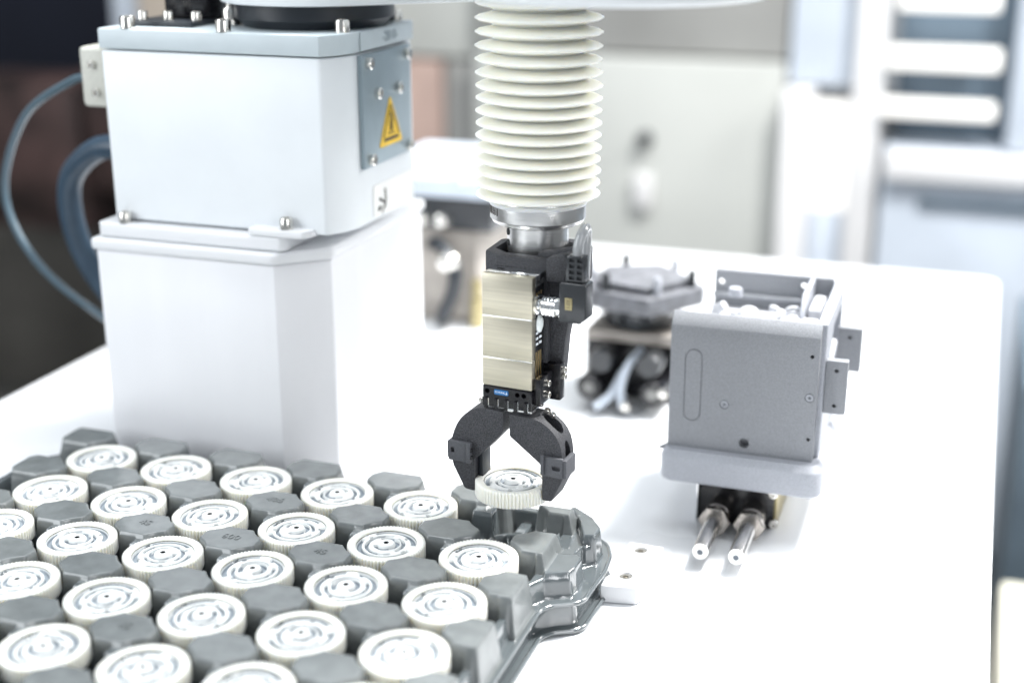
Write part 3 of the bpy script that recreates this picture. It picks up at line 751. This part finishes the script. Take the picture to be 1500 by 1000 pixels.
# front wall with sloped top band, groove, bores
b = NB(); prism(b, [(.878, .0592), (.878, .1478), (.8845, .1560), (.8865, .1560), (.8865, .0592)], -.1868, -.0860, 'x', .0004, 1)
fw = obj('front_wall', b, 'printed_grey', bx)
c = NB()
prism(c, rrect(-.1765, -.1640, .0790, .1320, .0060, 6), .8700, .8788, 'y'); cut(fw, c)
c = NB()
for x, z, r, d in ((-.0908, .1347, .0013, .008), (-.0897, .0755, .0013, .008), (-.1330, .0670, .0036, .006), (-.1478, .0940, .0032, .0012), (-.0907, .1056, .0032, .0012)):
    lathe(c, [(0, -.004), (r, -.004), (r, d), (0, d)], 24, T(x, .878, z) @ RX(-90))
cut(fw, c, 'hole_dark')
for x, z in ((-.1478, .0940), (-.0907, .1056)):
    b = NB(); lathe(b, [(.0012, .0009), (.0012, .0014), (.0024, .0016), (.0026, .0014), (.0026, 0)], 24, T(x, .8794, z) @ RX(90)); obj('insert_ring', b, 'printed_grey_light', bx)
# raised lozenge edge inside the groove
b = NB(); prism(b, rrect(-.1757, -.1648, .0798, .1312, .0054, 6), .8780, .8795, 'y', .0003, 1); obj('lozenge', b, 'printed_grey', bx)
# side walls, rear wall
b = NB(); prism(b, [(.8870, .0592), (.8870, .1555), (.9940, .1560), (.9940, .0592)], -.0900, -.0830, 'x', .0008, 1); sw = obj('right_wall', b, 'printed_grey_light', bx)
c = NB(); prism(c, [(.9200, .1000), (.9200, .1280), (.9330, .1430), (.9830, .1430), (.9830, .1000)], -.10, -.07, 'x'); cut(sw, c)
b = NB(); prism(b, [(-.1785, .0592), (-.0902, .0592), (-.0902, .1592), (-.1785, .1592)], .9890, .9940, 'y', .0006, 1)
rw = obj('rear_wall', b, 'printed_grey', bx)
c = NB()
for x, z in ((-.1735, .1495), (-.1120, .1515)): lathe(c, [(0, -.02), (.0024, -.02), (.0024, .02), (0, .02)], 18, T(x, .99, z) @ RX(-90))
cut(rw, c)
b = NB(); box(b, -.1784, -.092, .9830, .9888, .1395, .1425, .0006); obj('inner_ledge', b, 'printed_grey', bx)
b = NB(); prism(b, [(.9300, .1130), (.9300, .1460), (.9420, .1590), (.9885, .1590), (.9885, .1130)], -.1075, -.1040, 'x', .0008, 1); obj('partition', b, 'printed_grey_light', bx)
b = NB(); box(b, -.1865, -.1825, .8870, .988, .0592, .0900, .0008); obj('left_wall', b, 'printed_grey', bx)
MECH = T(0, 0, .016)
n_before = set(bx.children)
b = NB(); box(b, -.182, -.091, .8875, .9880, .0455, .1220, .001); obj('inner_deck', b, 'printed_white', bx)
# mechanism inside: levers, dome, coil rings, rods
def rod(name, pts, r, mat='printed_white', n=12, parent=bx, sub=6):
    b = NB(); tube(b, pts, r, n, sub); return obj(name, b, mat, parent)
rod('lever', [(-.1600, .930, .1395), (-.1665, .932, .1330), (-.1620, .930, .1240), (-.145, .928, .1225)], .0034)
rod('knob', [(-.1520, .922, .1225), (-.1520, .922, .1320)], .0018)
b = NB(); lathe(b, [(0, .0035), (.0022, .0028), (.0030, 0), (.0022, -.0028), (0, -.0035)], 16, T(-.1520, .922, .1345)); obj('knob_ball', b, 'printed_white', bx)
b = NB(); lathe(b, [(.0048, 0), (.0062, -.004), (.0088, -.004), (.0092, .002), (.0080, .008), (.0050, .010), (.0045, .006)], 28, T(-.1445, .940, .1280) @ RX(80), closed=True); obj('dome_ring', b, 'printed_white', bx)
b = NB(); lathe(b, [(0, .003), (.0045, .003), (.0052, .001), (.0052, -.003), (0, -.003)], 20, T(-.1570, .955, .1425)); obj('cap', b, 'printed_grey_light', bx)
rod('lever', [(-.1420, .915, .1235), (-.1320, .922, .1260), (-.1220, .930, .1345), (-.1200, .934, .1370)], .0032)
for k in range(4):
    b = NB(); R_ = .0095-.0012*abs(k-1)
    lathe(b, [(R_-.0012+.0012*cos(rad(a)), .0012*sin(rad(a))) for a in range(0, 360, 45)], 28, T(-.1135+.0008*k, .950-.0060*k, .1290) @ RX(78), closed=True); obj('coil_ring', b, 'printed_white', bx)
rod('lever', [(-.1300, .952, .1335), (-.1270, .950, .1340), (-.121, .948, .1300)], .0024)
b = NB(); box(b, -.1200, -.0935, .8895, .935, .1222, .1345, .002, 3); obj('side_block', b, 'printed_white', bx)
b = NB(); box(b, -.1020, -.0935, .936, .975, .1222, .1400, .002, 3); obj('side_block', b, 'printed_white', bx)
for o in bx.children:
    if o not in n_before: o.location.z += .010
rod('lever', [(-.0870, .905, .108), (-.0850, .925, .112), (-.0845, .950, .124)], .0030)
# lugs on the right flank
lg = None
for y_, z_, h_, x1_ in ((.8900, .0915, .0380, -.0680), (.9640, .0975, .0330, -.0655)):
    b = NB(); box(b, -.0828, x1_, y_, y_+.007, z_, z_+h_, .0008); l_ = obj('mounting_lug', b, 'printed_grey', bx)
    c = NB()
    for dz in (.006, h_-.007): lathe(c, [(0, -.002), (.0014, -.002), (.0014, .005), (0, .005)], 16, T((-.0828+x1_)/2, y_, z_+dz) @ RX(-90))
    cut(l_, c, 'hole_dark')

# stand with two proximity barrels
st = thing('valve_stand', 'black stand under the grey enclosure with two steel threaded barrels poking forward', 'stand', (0, 0, 0))
b = NB(); box(b, -.1640, -.1110, .8870, .965, .0005, .0350, .001); obj('stand_block', b, 'black_anodised', st)
b = NB(); box(b, -.1655, -.1642, .8830, .96, .0005, .0352, .0003); obj('side_plate', b, 'steel_polished', st)
b = NB(); box(b, -.1108, -.1092, .8900, .975, .0005, .0352, .0004); obj('side_plate', b, 'brass_plate', st)
for x, y, z in ((-.1115, .8868, .0285), (-.1100, .8868, .0060), (-.1480, .8868, .0325)):
    sc = NB(); socket_screw(sc, .0033, .0030, T(x, y, z) @ RX(90)); obj('cap_screw', sc, 'bolt_steel', st)
def barrel(x, z=.0125):
    m = T(x, .887, z) @ RX(90)       # local +z points to -y (towards the viewer)
    b = NB(); lathe(b, [(0, 0), (.0085, 0), (.0090, .001), (.0090, .014), (.0080, .0155), (.0068, .016), (.0068, .020)], 32, m); o = obj('barrel_socket', b, 'nut_steel', st)
    b = NB(); hexnut(b, .0112, .0058, m @ T(0, 0, .020)); obj('hex_nut', b, 'nut_steel', o)
    b = NB(); prof = [(.0062, .014)]
    for k in range(10): prof += [(.0064, .0262+.0009*k), (.0058, .02665+.0009*k)]
    lathe(b, prof[:1] + [(.0062, .026)] + [(.0058, .030), (.0058, .0705), (.0052, .0735), (.0022, .0735), (.0020, .0700), (0, .0700)], 36, m); p_ = obj('barrel', b, 'barrel_steel', st)
    b = NB(); lathe(b, [(0, .0737), (.0019, .0737), (.0019, .0700)], 18, m @ T(0, 0, .0001)); obj('lens', b, 'lens_dark', p_)
    b = NB(); lathe(b, [(.0019, .0739), (.0052, .0739), (.0058, .0700)], 32, m); obj('end_face', b, 'label_white', p_)
barrel(-.1480); barrel(-.1240)

# ------------------------------------------------------------------ blurred tool station behind
tu = thing('tool_station', 'blurred grey hexagonal tool plate on a brass shim over black cylinders', 'tool station', (0, 0, 0))
tx, ty = -.268, 1.125
b = NB(); prism(b, circ(tx, ty, .056, 6, 10), .088, .104, 'z', .003, 2); obj('hex_plate', b, 'printed_grey_dark', tu)
b = NB(); prism(b, circ(tx, ty, .044, 6, 10), .1042, .111, 'z', .003, 2); obj('hex_plate', b, 'printed_grey_dark', tu)
b = NB(); lathe(b, [(0, .068), (.030, .068), (.034, .074), (.040, .088), (0, .088)], 40, T(tx, ty, 0)); obj('neck', b, 'dark_metal', tu)
for a in range(0, 360, 60):
    b = NB(); lathe(b, [(0, .104), (.0035, .104), (.0035, .117), (.0025, .119), (0, .119)], 14, T(tx+.045*cos(rad(a)), ty+.04*sin(rad(a)), 0)); obj('peg', b, 'printed_grey_light' if a % 120 else 'dark_metal', tu)
b = NB(); box(b, tx-.040, tx+.042, ty-.033, ty+.035, .058, .0675, .001); obj('shim_plate', b, 'feeder_grey', tu)
for x in (tx-.021, tx+.022):
    b = NB(); lathe(b, [(0, 0), (.0105, 0), (.0105, .022), (.0095, .024), (0, .024)], 28, T(x, ty-.032, .046) @ RX(90) @ RY(0)); o = obj('cylinder_head', b, 'dark_metal', tu)
for x in (tx-.030, tx+.026):
    b = NB(); lathe(b, [(0, 0), (.0115, 0), (.0115, .045), (.0100, .047), (0, .047)], 28, T(x, ty-.010, .022) @ RX(90)); o = obj('cylinder', b, 'black_anodised', tu)
    b = NB(); lathe(b, [(0, .0005), (.0050, .0005), (.0052, 0)], 20, T(x, ty-.0572, .022) @ RX(90)); obj('end_port', b, 'cabinet_dark', o)
b = NB(); box(b, tx-.046, tx+.046, ty-.010, ty+.040, .0005, .0575, .001); obj('station_block', b, 'black_anodised', tu)
b = NB(); tube(b, [(tx+.002, ty-.060, .008), (tx-.002, ty-.055, .022), (tx+.002, ty-.048, .042), (tx+.010, ty-.030, .052)], .0036, 12); obj('air_line', b, 'rack_pale', tu)
b = NB(); tube(b, [(tx-.020, ty-.070, .010), (tx-.010, ty-.058, .018), (tx-.004, ty-.040, .034)], .0036, 12); obj('air_line', b, 'rack_pale', tu)
for x, z in ((tx+.004, .010), (tx+.036, .026)):
    b = NB(); lathe(b, [(0, .002), (.003, .0015), (.0045, 0)], 18, T(x, ty-.062, z) @ RX(90)); obj('bright_fitting', b, 'bolt_steel', tu)

# ------------------------------------------------------------------ blurred feeder between column and gripper
fd = thing('feeder_unit', 'blurred beige feeder with white hood and black cable behind the robot column', 'feeder', (0, 0, 0))
b = NB(); box(b, -.565, -.475, 1.27, 1.38, .0005, .100, .004); obj('feeder_body', b, 'feeder_grey', fd)
b = NB(); box(b, -.570, -.455, 1.26, 1.40, .101, .134, .003); vb = obj('valve_bank', b, 'dark_metal', fd)
for x in (-.530, -.508):
    b = NB(); lathe(b, [(0, .010), (.006, .008), (.009, 0)], 20, T(x, 1.2598, .112) @ RX(90)); obj('port_ball', b, 'bolt_steel', fd)
b = NB(); box(b, -.600, -.452, 1.25, 1.44, .136, .158, .006, 3); obj('hood', b, 'rack_pale', fd)
b = NB(); lathe(b, [(0, .006), (.006, .005), (.009, 0)], 20, T(-.487, 1.2498, .154) @ RX(90)); obj('hood_badge', b, 'rack_pale', fd)
b = NB(); tube(b, [(-.520, 1.262, .085), (-.505, 1.245, .088), (-.487, 1.235, .070), (-.488, 1.235, .045), (-.500, 1.240, .020), (-.510, 1.26, .006)], .0075, 14)
obj('feeder_cable', b, 'black_rubber', fd)
b = NB(); lathe(b, [(0, .010), (.008, .008), (.011, 0)], 20, T(-.490, 1.226, .078) @ RX(90)); obj('bright_fitting', b, 'bolt_steel', fd)
b = NB(); lathe(b, [(0, 0), (.008, 0), (.008, .03), (0, .03)], 20, T(-.472, 1.262, .0005)); lathe(b, [(0, 0), (.006, 0), (.006, .02), (0, .02)], 20, T(-.472, 1.262, .031)); obj('nozzle', b, 'brass_plate', fd)

# ------------------------------------------------------------------ hall behind, all far out of focus
def bgbox(name, mat, x0, x1, y0, y1, z0, z1, label, cat, bev=.01, group=None):
    b = NB(); box(b, x0, x1, y0, y1, z0, z1, bev); return tag(obj(name, b, mat), label, cat, group)
rt = lambda o: o
# dark partition and machine parts on the left
bgbox('partition_panel', 'wall_navy', -4.6, -1.98, 3.6, 3.7, -.8, 2.2, 'dark navy partition filling the upper left background', 'partition')
bgbox('stored_machine', 'machine_brown', -2.75, -1.75, 2.75, 3.3, -.8, -.06, 'blurred brown machine low behind the hoses on the left', 'machine')
bgbox('red_unit', 'machine_red', -2.12, -1.78, 2.40, 2.6, -.28, .05, 'blurred red unit left of the thin cable loop', 'machine', .05)
bgbox('red_unit', 'machine_red', -1.76, -1.56, 2.36, 2.5, -.18, .10, 'smaller blurred red unit right behind the connector block', 'machine', .05)
bgbox('beige_column', 'panel_beige', -1.66, -1.13, 2.46, 2.7, -.8, 1.2, 'wide beige wall column behind the top of the robot', 'column')
bgbox('grey_post', 'rack_pale', -1.735, -1.665, 2.48, 2.6, -.8, 1.2, 'pale blue-grey post at the left edge of the beige column', 'post')
bgbox('pale_panel', 'cabinet_grey', -1.125, -.925, 2.50, 2.6, .12, 1.2, 'pale grey upper panel between beige column and grey cabinet', 'panel')
bgbox('terracotta_panel', 'panel_terracotta', -1.12, -1.005, 2.50, 2.6, -.35, .115, 'blurred terracotta strip right of the cover plate', 'panel')
bgbox('slate_panel', 'cabinet_dark', -1.00, -.925, 2.50, 2.6, -.35, .115, 'blurred slate strip between terracotta strip and grey cabinet', 'panel')
# large grey machine cabinet
cab = thing('machine_cabinet', 'large light grey machine cabinet filling the middle background', 'cabinet', (0, 0, 0))
b = NB(); box(b, -.92, -.335, 2.45, 3.0, -.8, .14, .01); obj('cabinet_door', b, 'cabinet_grey', cab)
b = NB(); box(b, -.92, -.335, 2.47, 3.0, .145, 1.2, .01); obj('upper_door', b, 'cabinet_dark', cab)
b = NB(); lathe(b, [(0, .02), (.012, .02), (.014, 0)], 20, T(-.583, 2.448, -.005) @ RX(90)); obj('door_knob', b, 'black_rubber', cab)
b = NB(); box(b, -.60, -.565, 2.43, 2.448, -.135, -.070, .01); obj('door_handle', b, 'frame_white', cab)
# white frame and luminous rack on the right
fr = thing('white_frame', 'bright white upright frame between grey cabinet and lit rack', 'frame', (0, 0, 0))
b = NB(); box(b, -.330, -.282, 2.40, 2.5, -.8, .10, .005); obj('post', b, 'frame_white', fr)
b = NB(); box(b, -.215, -.165, 2.42, 2.5, -.8, 1.2, .005); obj('post', b, 'frame_white', fr)
b = NB(); box(b, -.281, -.216, 2.45, 2.5, -.8, -.12, .003); obj('panel', b, 'rack_pale', fr)
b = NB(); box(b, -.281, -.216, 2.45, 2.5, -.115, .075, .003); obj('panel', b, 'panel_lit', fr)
b = NB(); box(b, -.330, -.216, 2.46, 2.5, .105, 1.2, .003); obj('panel', b, 'rack_pale', fr)
rk = thing('equipment_rack', 'blurred rack at upper right with glowing white shelves over blue gaps', 'rack', (0, 0, 0))
b = NB(); box(b, -.150, .33, 2.52, 2.9, -.8, 1.2, .004); obj('rack_back', b, 'rack_blue', rk)
for za, zb, xa, xb in  ((.240, .300, -.150, .010), (.144, .180, -.160, .020), (.064, .092, -.165, .020)):
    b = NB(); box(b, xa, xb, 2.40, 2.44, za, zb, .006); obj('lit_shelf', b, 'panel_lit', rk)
b = NB(); box(b, -.155, .33, 2.41, 2.515, -.72, .012, .004); lp = obj('lower_front', b, 'rack_pale', rk)
b = NB(); box(b, .040, .085, 2.40, 2.515, .016, 1.2, .004); obj('rack_post', b, 'rack_pale', rk)
b = NB(); box(b, -.150, .33, 2.385, 2.408, -.040, .008, .004); obj('front_lip', b, 'frame_white', lp)
b = NB(); box(b, -.09, .33, 2.400, 2.409, -.085, -.072, .002); obj('front_strip', b, 'rack_blue', lp)
# to the right of the table, low
bgbox('side_cabinet', 'rack_blue', .085, .9, 1.75, 2.2, -.8, -.17, 'dark slate cabinet beyond the right edge of the table', 'cabinet')
bgbox('cream_crate', 'box_cream', .075, .8, 1.20, 1.55, -.8, -.34, 'cream crate low beside the right edge of the table', 'crate')
bgbox('dark_case', 'cabinet_dark', .070, .6, .92, 1.12, -.8, -.36, 'small dark case at the lower right corner beside the table', 'case')
